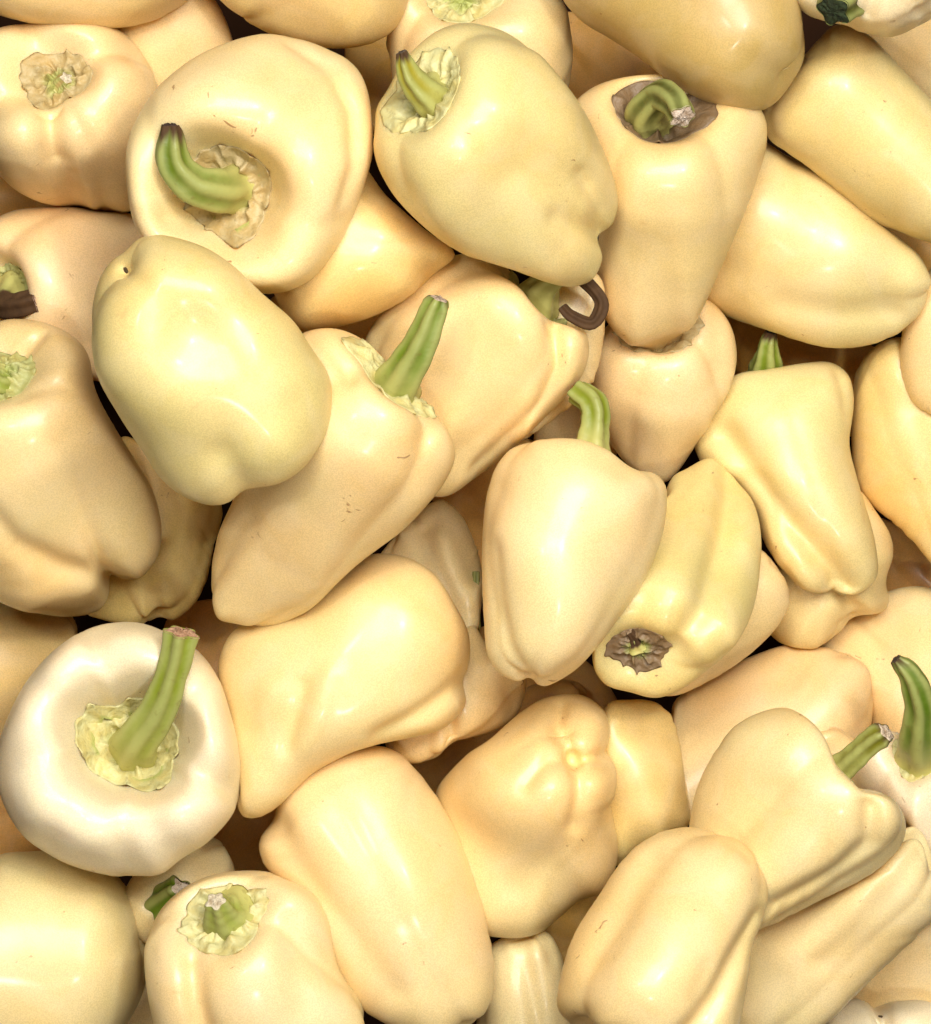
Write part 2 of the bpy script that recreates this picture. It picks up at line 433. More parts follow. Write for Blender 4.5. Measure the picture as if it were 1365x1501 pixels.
# ------------------------------------------------------------------ the peppers, lowest first
# poly: outline in photo pixels; S: stem end, T: blossom end; e: how far the stem end turns to the viewer (degrees)
# f: (points, width, height) dents (-) and bulges (+); cal: calyx kind; st: stem path after its foot (x, y, rise)
PEPPERS = [
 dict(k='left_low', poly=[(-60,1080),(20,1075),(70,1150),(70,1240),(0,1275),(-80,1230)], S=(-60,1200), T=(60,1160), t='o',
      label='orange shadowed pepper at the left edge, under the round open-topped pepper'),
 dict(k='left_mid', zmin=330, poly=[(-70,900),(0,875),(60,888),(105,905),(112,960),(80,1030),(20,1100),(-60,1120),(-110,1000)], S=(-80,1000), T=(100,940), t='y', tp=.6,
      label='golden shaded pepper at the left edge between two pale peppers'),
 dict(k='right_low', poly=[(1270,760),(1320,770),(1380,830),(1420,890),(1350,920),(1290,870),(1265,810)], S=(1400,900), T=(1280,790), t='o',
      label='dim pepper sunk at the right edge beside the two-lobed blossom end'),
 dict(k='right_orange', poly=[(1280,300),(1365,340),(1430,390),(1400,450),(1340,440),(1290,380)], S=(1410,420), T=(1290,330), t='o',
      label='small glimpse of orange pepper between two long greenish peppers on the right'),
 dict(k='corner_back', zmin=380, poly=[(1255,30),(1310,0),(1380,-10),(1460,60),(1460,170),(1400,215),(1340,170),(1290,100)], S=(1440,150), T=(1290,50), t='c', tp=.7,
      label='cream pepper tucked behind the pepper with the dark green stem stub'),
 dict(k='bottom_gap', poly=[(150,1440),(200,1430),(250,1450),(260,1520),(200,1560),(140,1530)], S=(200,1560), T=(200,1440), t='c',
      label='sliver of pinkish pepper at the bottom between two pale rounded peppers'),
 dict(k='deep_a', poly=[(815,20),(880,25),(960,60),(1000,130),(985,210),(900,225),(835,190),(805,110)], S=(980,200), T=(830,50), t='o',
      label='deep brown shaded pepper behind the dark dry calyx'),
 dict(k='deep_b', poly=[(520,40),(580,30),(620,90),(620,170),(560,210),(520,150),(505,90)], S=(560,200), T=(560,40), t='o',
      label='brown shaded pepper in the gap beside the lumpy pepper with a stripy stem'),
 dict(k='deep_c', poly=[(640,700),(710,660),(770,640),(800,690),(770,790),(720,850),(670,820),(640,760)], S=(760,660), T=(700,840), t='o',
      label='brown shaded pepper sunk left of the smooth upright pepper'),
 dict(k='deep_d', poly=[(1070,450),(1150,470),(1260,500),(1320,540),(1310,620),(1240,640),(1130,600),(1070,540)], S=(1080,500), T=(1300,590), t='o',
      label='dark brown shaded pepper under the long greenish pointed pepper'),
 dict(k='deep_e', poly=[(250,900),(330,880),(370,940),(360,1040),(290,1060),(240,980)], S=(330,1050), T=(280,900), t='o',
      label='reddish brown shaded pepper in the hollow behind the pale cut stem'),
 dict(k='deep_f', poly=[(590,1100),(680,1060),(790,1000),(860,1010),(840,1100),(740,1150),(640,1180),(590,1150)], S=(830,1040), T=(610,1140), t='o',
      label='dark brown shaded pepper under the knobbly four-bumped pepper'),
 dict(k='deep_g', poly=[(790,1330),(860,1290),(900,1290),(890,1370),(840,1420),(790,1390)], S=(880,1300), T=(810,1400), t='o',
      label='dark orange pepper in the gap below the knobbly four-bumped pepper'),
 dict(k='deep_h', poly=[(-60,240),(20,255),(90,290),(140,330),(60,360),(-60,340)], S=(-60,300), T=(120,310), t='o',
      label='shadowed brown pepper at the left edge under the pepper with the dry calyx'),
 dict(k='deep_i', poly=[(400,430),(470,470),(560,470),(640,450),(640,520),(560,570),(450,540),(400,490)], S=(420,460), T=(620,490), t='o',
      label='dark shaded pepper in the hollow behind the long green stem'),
 dict(k='mid_pale', poly=[(790,600),(850,570),(900,590),(900,680),(850,720),(790,690)], S=(880,600), T=(800,690), t='c',
      label='pale pepper glimpsed behind the curved thin green stem'),
 dict(k='right_back', zmin=330, poly=[(1200,950),(1240,905),(1310,865),(1375,865),(1440,920),(1440,1060),(1375,1130),(1300,1130),(1270,1080),(1250,1010)], S=(1400,1060), T=(1240,940), t='c', tp=.7,
      label='shaded cream pepper behind the curved dark-tipped green stem'),
 dict(k='right_dull', zmin=400, poly=[(1250,640),(1252,580),(1262,530),(1295,500),(1345,500),(1405,560),(1440,700),(1410,840),(1368,840),(1320,778),(1280,742),(1256,705)], S=(1300,520), T=(1390,830), e=-10, t='y', tp=.6,
      f=[([(1330,600),(1365,720)],25,-8)],
      label='dull peach pepper beside the waisted pepper with a green stub'),
 dict(k='right_edge', zmin=470, poly=[(1375,385),(1345,420),(1326,470),(1320,530),(1330,575),(1350,600),(1390,612),(1450,560),(1460,450),(1420,385)], S=(1420,420), T=(1360,590), t='c', tp=.7,
      label='warm peach pepper cut by the right edge, touching a long pointed tip'),
 dict(k='right_bottom_back', zmin=300, poly=[(1230,1470),(1290,1405),(1365,1345),(1440,1370),(1460,1460),(1400,1540),(1290,1530)], S=(1420,1400), T=(1260,1490), t='c', tp=.7,
      label='shaded cream pepper behind the small two-lobed blossom end'),
 dict(k='bottom_right', zmin=400, poly=[(1205,1515),(1222,1478),(1250,1462),(1272,1468),(1288,1481),(1315,1468),(1360,1466),(1400,1495),(1410,1580),(1300,1610),(1220,1580)], S=(1300,1600), T=(1287,1487), e=-60, tp=.85, lob=.08, t='w', n=3, sm=1.6, pin=False,
      dot=(1287,1487,6),
      f=[([(1287,1490),(1287,1472)],11,-12)],
      label='two-lobed blossom end of a pale pepper with a dark dimple'),
 dict(k='top_second', zmin=520, poly=[(170,20),(220,-40),(285,-35),(322,10),(344,70),(343,135),(300,200),(220,215),(180,150),(165,80)], S=(240,-30), T=(260,210), t='c', tp=.7,
      label='cream pepper wedged behind a bright stemmed pepper and a dry-calyx pepper'),
 dict(k='top_calyx', zmin=560, poly=[(572,85),(566,62),(588,20),(612,-35),(690,-60),(775,-45),(824,0),(838,60),(837,110),(824,150),(780,210),(650,225),(595,180),(577,125)], S=(675,5), T=(720,215), e=65, cav=.2, t='c', n=4, cal='pale', tp=.7, csz=.42,
      f=[([(690,25),(720,120)],16,-5)],
      label='cream pepper with a pale green calyx, behind the lumpy diagonal pepper'),
 dict(k='top_round', zmin=520, poly=[(300,-40),(325,5),(370,35),(430,60),(500,72),(550,63),(588,32),(602,-20),(595,-100),(520,-165),(420,-175),(340,-125)], S=(560,-100), T=(350,-20), t='y', tp=.75, lob=.05,
      label='smooth peach pepper cut by the top edge, belly facing down'),
 dict(k='gap_stemmed', zmin=470, poly=[(185,1300),(240,1240),(310,1228),(340,1262),(342,1310),(290,1360),(220,1390),(180,1350)], S=(210,1350), T=(310,1250), t='c', e=10, cal='green', cav=.3,
      st=[(232,1330,45),(267,1304,78)], sr=(26,24,22), sb=.99, cut=(.75,.63,.48), sc=(.07,.20,.02),
      label='shaded pepper with a torn green stem, under the round open-topped pepper'),
 dict(k='bottom_left', zmin=430, poly=[(-70,1300),(0,1252),(45,1246),(90,1246),(150,1268),(182,1300),(206,1350),(216,1410),(207,1460),(187,1500),(150,1550),(50,1580),(-60,1530),(-90,1400)], S=(-60,1420), T=(190,1400), e=-5, t='p', n=4, tp=.8, lob=.03, pin=False,
      f=[([(30,1450),(150,1440)],60,-6)],
      label='broad smooth greenish-cream pepper filling the bottom left corner'),
 dict(k='left_behind', zmin=430, poly=[(180,640),(240,670),(322,735),(312,800),(302,850),(282,888),(252,910),(232,906),(200,917),(150,908),(118,890),(140,830),(160,750),(168,680)], S=(220,660), T=(215,910), e=-5, t='y', tp=.65,
      f=[([(232,912),(225,870)],14,-8)],
      label='yellow shaded pepper standing between a pinkish and a stemmed pepper'),
 dict(k='mid_sepal', zmin=480, poly=[(550,830),(590,775),(640,733),(670,748),(694,790),(707,840),(706,890),(697,928),(672,925),(640,900),(590,870)], S=(690,915), T=(600,790), e=5, t='c', tp=.6, cal='green', csz=.22, cav=.2,
      f=[([(620,780),(650,850),(672,905)],16,-9)],
      st=[(697,920,22),(697,880,36),(698,838,32)], sr=(9,7,6,5), sb=2, sc=(.07,.15,.03),
      label='slim cream pepper with a thin dark green stem against the upright pepper'),
 dict(k='mid_three', zmin=470, poly=[(690,915),(720,950),(765,985),(772,1010),(757,1050),(722,1073),(672,1084),(655,1095),(640,1110),(600,1118),(565,1098),(580,1040),(640,970)], S=(690,940), T=(640,1105), e=-20, t='c', n=4, pin=False,
      f=[([(665,1085),(655,1040),(640,1000)],12,-14),([(755,1048),(745,1000)],16,-8)],
      label='cream pepper with rounded lobes, under the pepper with a shiny streak'),
 dict(k='right_wide', poly=[(985,1040),(1010,1010),(1060,985),(1110,960),(1170,945),(1240,958),(1272,980),(1281,1020),(1278,1065),(1250,1110),(1150,1170),(1060,1200),(1010,1200),(998,1120)], S=(1000,1160), T=(1270,1010), e=8, t='c', tp=.8, lob=.05,
      label='wide smooth peach pepper lying behind the pepper with the angled cut stem'),
 dict(k='right_lobes', poly=[(1250,715),(1290,758),(1312,805),(1300,850),(1306,880),(1292,900),(1252,905),(1232,925),(1200,948),(1175,950),(1140,940),(1115,900),(1140,830),(1190,770)], S=(1200,760), T=(1250,910), e=-30, t='c', n=3, lob=.05, pin=False,
      f=[([(1252,905),(1235,880),(1225,850)],15,-16)],
      label='two-lobed cream blossom end beneath the waisted pepper with a green stub'),
 dict(k='mid_yellow', poly=[(885,1035),(930,1024),(968,1033),(990,1060),(1000,1110),(1005,1160),(1011,1205),(985,1225),(940,1245),(905,1272),(875,1210),(880,1120)], S=(900,1060), T=(960,1240), e=-5, t='y', tp=.85, lob=.05,
      f=[([(925,1060),(985,1075)],22,-8)],
      label='yellow upright pepper with a rusty patch beside the knobbly pepper'),
 dict(k='right_pinkish', poly=[(1180,1085),(1205,1066),(1235,1070),(1262,1095),(1278,1130),(1277,1165),(1250,1185),(1210,1160),(1180,1120)], S=(1200,1080), T=(1260,1170), t='c', tp=.8,
      label='small pinkish bit of pepper behind the angled cut stem'),
 dict(k='right_stemmed', zmin=480, poly=[(1245,1120),(1262,1085),(1295,1075),(1345,1090),(1400,1080),(1460,1110),(1470,1210),(1410,1275),(1355,1255),(1320,1200),(1280,1180),(1255,1160)], S=(1348,1112), T=(1370,1260), e=64, cav=.2, t='w', n=4, cal='pale', csz=.40,
      st=[(1346,1085,50),(1350,1035,95),(1335,990,120),(1313,966,130)], sr=(34,27,22,19,10), sb=.93, cut=(.08,.05,.03), sc=(.05,.16,.015),
      label='pale pepper at the right edge with a curved dark-tipped green stem'),
 dict(k='waisted', poly=[(1018,650),(1028,610),(1050,570),(1082,547),(1130,541),(1180,532),(1222,531),(1250,555),(1255,600),(1247,650),(1256,700),(1272,760),(1284,810),(1280,850),(1250,872),(1212,876),(1170,862),(1140,832),(1116,792),(1100,745),(1070,710),(1035,690)], S=(1128,548), T=(1235,868), e=-12, t='g', n=3, tp=.7, cav=.2, pin=False,
      f=[([(1060,640),(1120,730),(1180,800),(1235,860)],22,-22),([(1225,540),(1240,600)],10,-8),([(1120,800),(1180,850)],25,10),([(1160,620),(1230,780)],40,8)],
      st=[(1124,530,35),(1126,505,50),(1131,487,58)], sr=(30,24,15,10), sb=.85, cut=(.03,.025,.02), sc=(.09,.22,.02), sdz=-22, sfoot=(1125,562),
      label='greenish-cream waisted pepper with a deep crease and short green stem stub'),
 dict(k='bitten', poly=[(864,560),(862,530),(874,500),(895,478),(950,465),(1020,442),(1050,455),(1072,490),(1077,530),(1066,575),(1045,612),(1022,650),(1000,685),(975,708),(940,700),(900,660),(876,612)], S=(960,500), T=(955,700), e=62, t='c', n=4, cal='tan', csz=.55, tp=.5,
      f=[([(1040,470),(1050,540)],16,-6)],
      label='cream pepper with a tan calyx, holding the tip of the pepper above'),
 dict(k='right_long', zmin=480, poly=[(1110,200),(1150,220),(1200,250),(1242,290),(1292,330),(1340,370),(1359,400),(1356,440),(1335,475),(1290,502),(1240,511),(1190,506),(1120,482),(1060,458),(1025,437),(1020,380),(1040,290),(1075,230)], S=(1050,320), T=(1345,430), e=-10, t='g', tp=.5, pin=False, n=3, lob=.07,
      f=[([(1140,450),(1220,465),(1310,460)],20,-10),([(1090,300),(1200,380)],60,6)],
      label='long greenish pepper tapering to the right, below another greenish pepper'),
 dict(k='broad_shoulder', poly=[(825,185),(845,150),(890,130),(960,122),(1040,132),(1090,152),(1116,175),(1122,220),(1107,270),(1082,330),(1058,390),(1041,430),(1022,470),(992,505),(952,516),(912,500),(882,465),(868,400),(860,320),(840,240)], S=(958,190), T=(950,505), e=52, t='c', n=4, lob=.06, tp=.48, cal='brown', csz=.47, cav=.32,
      f=[([(950,225),(930,330)],40,5),([(1010,240),(990,400)],30,5),([(955,228)],30,-8)],
      st=[(945,165,45),(968,140,80),(990,150,115),(1001,172,140)], sr=(30,26,22,20,17), sb=2, cut=(.75,.62,.50), sc=(.025,.06,.01),
      label='broad-shouldered cream pepper tapering down, with a dark calyx and bent pale-cut stem'),
 dict(k='slim_behind', poly=[(800,430),(835,405),(872,400),(888,430),(886,490),(872,550),(842,590),(802,622),(770,645),(735,640),(760,560),(785,480)], S=(860,420), T=(760,640), e=-5, t='c', tp=.7,
      label='slim cream pepper behind the curled brown stem end'),
 dict(k='hook_stem', poly=[(535,500),(570,450),(620,400),(680,373),(722,385),(752,418),(785,450),(822,472),(850,490),(861,512),(856,545),(832,580),(802,610),(770,642),(732,675),(690,706),(655,728),(610,720),(555,680),(525,600)], S=(795,445), T=(590,690), e=32, t='c', n=4, tp=.7, cal='green', csz=.34, cav=.3, ph=.5,
      f=[([(808,485),(815,540),(790,600),(700,690)],14,-16),([(838,500),(835,560)],20,8),([(720,440),(790,520)],40,8)],
      st=[(800,418,40),(835,400,62),(862,416,64),(882,445,62),(868,474,62),(838,464,62),(824,450,60)], sr=(34,27,16,10,9,10,9,7), sb=.35, cut=(.06,.04,.025), sc=(.12,.19,.03),
      label='large cream pepper with a stem that ends in a curled brown hook'),
 dict(k='speckled', poly=[(530,240),(570,290),(620,335),(668,372),(640,408),(590,443),(535,468),(480,482),(440,482),(410,450),(400,400),(440,320),(490,260)], S=(450,330), T=(620,390), e=-10, t='y', tp=.7, pin=False,
      label='peach pepper with brown scuffs, below the bright pepper with a bent stem'),
 dict(k='lobe_behind', poly=[(1080,790),(1118,808),(1140,832),(1156,868),(1150,902),(1120,940),(1070,980),(1012,1013),(975,1020),(950,1000),(985,900),(1035,820)], S=(960,1000), T=(1130,840), e=-10, t='c', tp=.75, lob=.05, pin=False,
      label='pale cream pepper tucked behind the greenish pepper with the withered calyx'),
 dict(k='dry_calyx_lobes', poly=[(925,890),(938,830),(965,765),(985,705),(1012,685),(1045,670),(1070,683),(1092,708),(1112,735),(1121,775),(1117,830),(1106,880),(1082,925),(1045,968),(1000,1004),(960,1019),(920,1011),(885,1000),(866,972),(872,940),(895,912)], S=(935,945), T=(1050,690), e=52, t='g', n=3, tp=.7, cal='brown', csz=.42, cav=.12, sm=2,
      st=[(928,932,16),(922,925,24)], sr=(14,8,5), sb=.2, cut=(.35,.25,.15), sc=(.30,.2,.1),
      f=[([(1078,700),(1055,800),(1020,890),(985,940)],20,-20),([(1098,800),(1062,930)],24,8),([(1010,760),(980,860)],40,8)],
      label='greenish pepper with a long crease and a withered brown calyx'),
 dict(k='smooth_upright', poly=[(709,760),(715,720),(730,680),(755,655),(800,644),(850,645),(890,660),(925,685),(962,694),(980,718),(979,760),(965,810),(940,860),(905,910),(870,955),(840,985),(805,1004),(785,1002),(773,994),(760,998),(730,985),(711,955),(707,900),(706,830)], S=(865,655), T=(790,990), e=-15, t='c', n=3, tp=.65, cav=.15, lob=.08, pin=False, sm=1.6,
      f=[([(722,800),(730,880),(746,945),(774,994)],11,-9),([(880,670),(930,700),(960,740)],22,-6),([(820,720),(830,900)],60,6)],
      st=[(872,620,-5),(868,592,-10),(845,572,-25)], sr=(26,21,20,17), sb=2, sc=(.12,.24,.03), sdz=20, sfoot=(864,664),
      label='smooth upright cream pepper with a thin curved green stem behind its top'),
 dict(k='bottom_mid', zmin=520, poly=[(712,1400),(735,1372),(775,1362),(805,1365),(822,1392),(832,1430),(838,1480),(855,1560),(760,1600),(695,1560),(702,1480)], S=(770,1590), T=(780,1370), e=-20, t='p', n=3, lob=.05, pin=False,
      f=[([(765,1378),(775,1430),(790,1510)],14,-9),([(800,1370),(808,1400)],10,-4)],
      label='creased cream pepper cut by the bottom edge, between two shiny peppers'),
 dict(k='right_lower_long', poly=[(1070,1390),(1130,1340),(1200,1305),(1265,1265),(1310,1225),(1345,1212),(1372,1255),(1374,1330),(1342,1372),(1292,1420),(1252,1460),(1212,1500),(1150,1535),(1090,1515),(1070,1470)], S=(1350,1240), T=(1110,1500), e=10, t='p', tp=.7, n=4, cal='green', csz=.2, pin=False,
      f=[([(1345,1230),(1290,1310),(1200,1400)],22,-9),([(1150,1400),(1250,1340)],30,7)],
      label='long cream pepper lying under the pepper with the angled cut stem'),
 dict(k='cut_stem', poly=[(1012,1200),(1024,1150),(1048,1100),(1080,1060),(1130,1038),(1165,1040),(1186,1065),(1197,1100),(1222,1130),(1252,1158),(1290,1163),(1320,1185),(1326,1220),(1310,1250),(1270,1285),(1200,1320),(1120,1362),(1070,1375),(1030,1330),(1008,1270)], S=(1228,1135), T=(1040,1330), e=8, t='p', n=4, tp=.75, cal='green', csz=.26, cav=.25, lob=.14,
      f=[([(1262,1170),(1262,1225),(1220,1270),(1130,1320)],16,-20),([(1170,1050),(1150,1120)],30,6)],
      st=[(1250,1112,25),(1275,1090,45),(1299,1073,62)], sr=(24,19,17,18), sb=.94, cut=(.72,.58,.42), sc=(.10,.17,.02),
      label='greenish-cream pepper with an angled stem cut flat and pale'),
 dict(k='knobbly', poly=[(640,1160),(680,1110),(720,1080),(760,1045),(800,1022),(850,1018),(885,1040),(896,1072),(892,1098),(903,1130),(901,1165),(896,1182),(906,1230),(904,1270),(886,1310),(850,1324),(825,1345),(790,1370),(740,1375),(700,1360),(670,1290),(640,1220)], S=(760,1340), T=(845,1105), e=-38, t='c', n=4, tp=.8, lob=.03, pin=False, sm=1.4,
      f=[([(838,1106),(862,1103),(894,1100)],9,-16),([(838,1106),(843,1150),(838,1200)],13,-11),([(838,1106),(815,1065),(822,1035)],11,-11),([(838,1108),(800,1108),(770,1140)],12,-9),
         ([(857,1062)],30,17),([(808,1142)],36,15),([(868,1138)],25,12),([(785,1078)],26,10),([(830,1240),(760,1290)],34,-9)],
      label='knobbly cream pepper whose blossom end swells into four shiny bumps'),
 dict(k='shiny_low', poly=[(815,1470),(820,1430),(840,1370),(880,1310),(910,1265),(950,1230),(1000,1215),(1050,1222),(1088,1233),(1118,1270),(1129,1310),(1121,1350),(1103,1390),(1094,1440),(1082,1500),(1060,1570),(960,1600),(870,1530),(832,1497)], S=(900,1520), T=(1075,1240), e=12, t='c', n=4, tp=.8, cal='pale', csz=.25, pin=False,
      f=[([(960,1245),(920,1310),(870,1400)],20,-9),([(1112,1340),(1070,1400),(1040,1450),(990,1510)],16,-20),([(1065,1228),(1085,1240),(1100,1255)],7,-7),([(980,1330),(940,1420)],45,9),([(1030,1400),(1010,1440)],14,-6)],
      label='shiny cream pepper with scuffed creases at the bottom, beside the knobbly pepper'),
 dict(k='big_slant', poly=[(379,1245),(386,1220),(402,1200),(410,1170),(440,1140),(490,1106),(540,1094),(580,1100),(612,1130),(642,1170),(670,1220),(696,1290),(713,1350),(723,1420),(716,1470),(690,1502),(640,1520),(590,1508),(540,1482),(500,1440),(470,1390),(435,1320),(398,1280)], S=(470,1170), T=(665,1500), e=-8, t='c', n=3, tp=.65, pin=False, lob=.09,
      f=[([(405,1205),(430,1250),(510,1350),(580,1440)],24,-13),([(560,1180),(650,1390)],45,7),([(480,1330),(600,1460)],30,6)],
      label='big slanting cream pepper with a faint broad crease, right of the short-stubbed pepper'),
 dict(k='bottom_stub', poly=[(216,1400),(219,1370),(238,1330),(280,1295),(330,1278),(390,1278),(430,1290),(465,1310),(486,1350),(496,1410),(512,1440),(531,1470),(534,1540),(450,1590),(330,1590),(250,1550),(226,1480)], S=(335,1352), T=(390,1560), e=50, t='p', n=4, cal='pale', csz=.46, cav=.12, tp=.7, lob=.13, ph=1.1,
      f=[([(290,1395),(296,1450),(310,1510)],15,-16),([(430,1340),(450,1460)],20,-7),([(250,1340),(225,1380)],15,-5)],
      st=[(324,1340,30),(316,1320,56)], sr=(40,24,14), sb=2, cut=(.70,.62,.45), sc=(.17,.33,.10),
      label='pale pepper at the bottom with a star-shaped green calyx and snapped stub'),
 dict(k='streak', poly=[(322,965),(345,920),(390,900),(450,870),(510,830),(550,811),(600,817),(642,845),(670,890),(688,930),(689,975),(679,1000),(684,1030),(670,1055),(640,1075),(580,1086),(530,1096),(490,1115),(450,1140),(412,1180),(381,1198),(350,1190),(345,1150),(338,1060),(324,1010)], S=(610,920), T=(375,1180), e=-15, t='c', n=4, tp=.45, lob=.02, pin=False,
      f=[([(680,1000),(630,1035),(560,1075)],14,-20),([(450,1000),(425,1090)],12,-8),([(490,980),(455,1090)],16,7),([(400,1010),(395,1090)],20,6)],
      label='plump cream pepper with a long shiny streak, beside the round open-topped pepper'),
 dict(k='round_open', poly=[(5,1130),(10,1080),(30,1030),(55,985),(100,940),(150,915),(210,911),(260,930),(300,955),(330,1000),(345,1050),(358,1110),(356,1150),(345,1190),(310,1228),(275,1250),(240,1275),(190,1282),(130,1270),(80,1248),(45,1220),(20,1180)], S=(198,1095), T=(170,1160), e=80, t='v', n=5, cal='pale', csz=.43, cav=.72, cw=.79, L=330, tp=.6, lob=.15,
      f=[([(60,990),(120,1040)],24,-9),([(80,1235),(130,1180)],24,-9),([(278,1252),(240,1195)],26,-10),([(350,1040),(295,1060)],24,-8)],
      st=[(200,1085,60),(235,1035,100),(255,980,125),(266,926,140)], sr=(36,30,25,21,23), sb=2, cut=(.55,.33,.20), sc=(.13,.27,.025),
      label='round whitish pepper facing up with a wide hollow and long curved green stem'),
 dict(k='left_side', zmin=470, poly=[(-20,345),(0,325),(25,311),(60,306),(120,306),(200,314),(250,340),(265,420),(235,500),(170,560),(100,545),(60,520),(20,490),(-20,475),(-40,400)], S=(24,425), T=(240,430), e=60, t='c', n=3, cal='green', csz=.34, tp=.75, cav=.35,
      st=[(6,446,34),(26,448,56),(58,441,66)], sr=(26,20,17,17), sb=.3, cut=(.55,.38,.28), sc=(.10,.12,.03),
      label='peach pepper lying on its side at the left edge with a brown cut stem'),
 dict(k='dry_left', zmin=560, poly=[(-45,110),(-20,70),(10,50),(50,42),(110,40),(160,42),(195,62),(222,100),(242,150),(240,200),(222,260),(196,303),(150,306),(110,302),(60,296),(25,280),(5,262),(-25,235),(-50,170)], S=(90,128), T=(115,250), e=60, t='c', n=4, cal='tan', csz=.40, cav=.22, lob=.15, L=330, ph=.25,
      st=[(98,114,16)], sr=(16,9), sb=2, cut=(.75,.68,.50), sc=(.26,.30,.20),
      f=[([(92,185),(95,235),(110,290)],22,-32),([(50,225)],40,12),([(152,215)],45,12),([(150,95),(200,80)],16,-6),([(40,160),(-20,200)],20,-8),([(150,150),(220,215)],25,-6)],
      label='four-lobed cream pepper with a dry tan calyx and no stem'),
 dict(k='left_two_lobe', zmin=600, poly=[(-70,560),(-40,510),(0,476),(40,470),(85,480),(120,500),(140,530),(150,580),(175,630),(205,680),(226,720),(237,770),(230,815),(206,845),(178,853),(154,851),(152,870),(140,893),(110,905),(60,904),(0,885),(-60,840),(-90,700)], S=(6,560), T=(120,870), e=50, t='c', n=3, cal='green', csz=.34, cav=.15, sm=1.3, lob=.05, C=(85,690),
      f=[([(150,846),(90,828),(35,795),(0,750)],17,-15),([(45,530),(75,495)],9,-9),([(50,585),(110,570)],10,-7),([(60,872)],40,10),([(170,800)],45,8)],
      st=[(0,562,20),(-14,556,30)], sr=(20,16,13), sb=2, cut=(.5,.45,.3), sc=(.15,.30,.08),
      label='pinkish pepper ending in two lobes at the left edge, green calyx beside the edge'),
 dict(k='long_stem', poly=[(425,530),(440,495),(480,484),(520,492),(556,520),(582,560),(612,590),(642,615),(661,640),(669,670),(656,705),(630,740),(590,780),(540,815),(500,850),(460,890),(430,908),(390,922),(340,917),(312,908),(304,885),(302,830),(315,780),(335,740),(360,690),(390,630)], S=(572,578), T=(325,905), e=34, t='c', n=4, tp=.55, cal='pale', csz=.50, cav=.14, ph=.9, lob=.11,
      f=[([(465,498),(500,530),(520,560)],11,-12),([(640,620),(620,650)],12,-7),([(430,650),(520,760)],60,6),([(316,912)],14,6)],
      st=[(592,548,40),(622,495,68),(644,438,85)], sr=(36,28,22,17), sb=.965, cut=(.55,.42,.32), sc=(.07,.20,.012),
      label='cream pepper with a pointed tip and long thick straight green stem'),
 dict(k='bent_stem', poly=[(194,235),(205,190),(235,142),(290,97),(350,68),(400,56),(450,62),(500,85),(533,118),(548,165),(550,230),(541,270),(522,320),(497,370),(466,410),(430,430),(390,435),(340,425),(290,405),(240,385),(210,350),(197,300)], S=(342,276), T=(430,200), e=78, t='c', n=4, cal='tan', csz=.40, cav=.50, cw=.76, L=350, lob=.11, ph=.3,
      f=[([(430,72),(490,115),(522,180),(526,260),(505,330)],10,-13),([(300,330),(260,330)],16,-9),([(400,170)],30,6)],
      st=[(318,280,45),(280,268,70),(253,235,85),(250,183,98)], sr=(32,30,26,23,16), sb=.86, cut=(.06,.03,.02), sc=(.06,.16,.012),
      label='bright cream pepper facing up with a bent green stem, dark at the end'),
 dict(k='dented', poly=[(137,455),(145,415),(163,385),(185,370),(205,350),(238,345),(272,352),(312,368),(350,395),(390,435),(430,470),(457,510),(480,545),(487,580),(483,625),(462,665),(440,692),(405,712),(356,719),(340,735),(305,741),(265,728),(230,700),(205,660),(175,610),(150,560),(139,505)], S=(420,690), T=(192,402), e=-28, t='g', n=3, tp=.8, pin=False, lob=.06,
      dot=(191,402,6),
      f=[([(190,402)],9,-14),([(235,410)],45,8),([(420,650)],45,10),([(290,490)],68,-32),([(355,716),(330,670)],24,-10),([(330,430),(420,560)],40,5),([(470,640),(440,600)],24,-5)],
      label='large greenish pepper with a dented belly and a tiny dark blossom dot'),
 dict(k='top_left', zmin=650, poly=[(-90,-60),(-60,0),(0,22),(60,36),(130,41),(200,34),(250,14),(290,-20),(300,-90),(240,-180),(120,-215),(0,-195),(-80,-130)], S=(-60,-100), T=(270,-60), t='y', tp=.75, lob=.05,
      label='golden pepper cut by the top edge, above the dry-calyx pepper'),
 dict(k='lumpy', poly=[(550,195),(553,160),(570,130),(590,95),(625,60),(660,41),(700,37),(745,50),(790,85),(830,130),(860,170),(882,210),(902,255),(909,290),(901,322),(881,345),(885,375),(871,405),(840,419),(800,415),(750,398),(690,378),(640,350),(590,305),(560,260),(549,225)], S=(640,152), T=(880,345), e=42, t='g', n=4, tp=.62, cal='pale', csz=.52, cav=.20, lob=.08, sm=1.5, ph=.2,
      dot=(879,346,5),
      f=[([(884,345),(850,338),(815,325)],14,-11),([(884,342),(876,305),(850,262)],10,-11),([(770,265)],50,-14),([(700,215),(740,270)],20,-5),([(730,185)],35,9),([(680,245)],35,7),([(852,305)],32,13),([(850,382)],34,7)],
      st=[(628,140,30),(602,112,48),(589,76,60)], sr=(36,28,21,11), sb=.86, cut=(.10,.07,.045), sc=(.20,.28,.045), sfl=.75,
      label='lumpy diagonal pepper with a creased blossom end and pale tapering stem'),
 dict(k='right_upper', zmin=560, poly=[(1116,170),(1138,130),(1168,95),(1198,60),(1226,37),(1260,45),(1300,80),(1365,150),(1440,220),(1460,300),(1410,365),(1365,355),(1320,336),(1270,315),(1230,280),(1180,240),(1132,207)], S=(1420,320), T=(1170,110), e=-10, t='g', n=3, tp=.85, pin=False, lob=.07,
      f=[([(1180,120),(1270,70)],24,5)],
      label='greenish pepper with a small shine on its blunt end, right edge'),
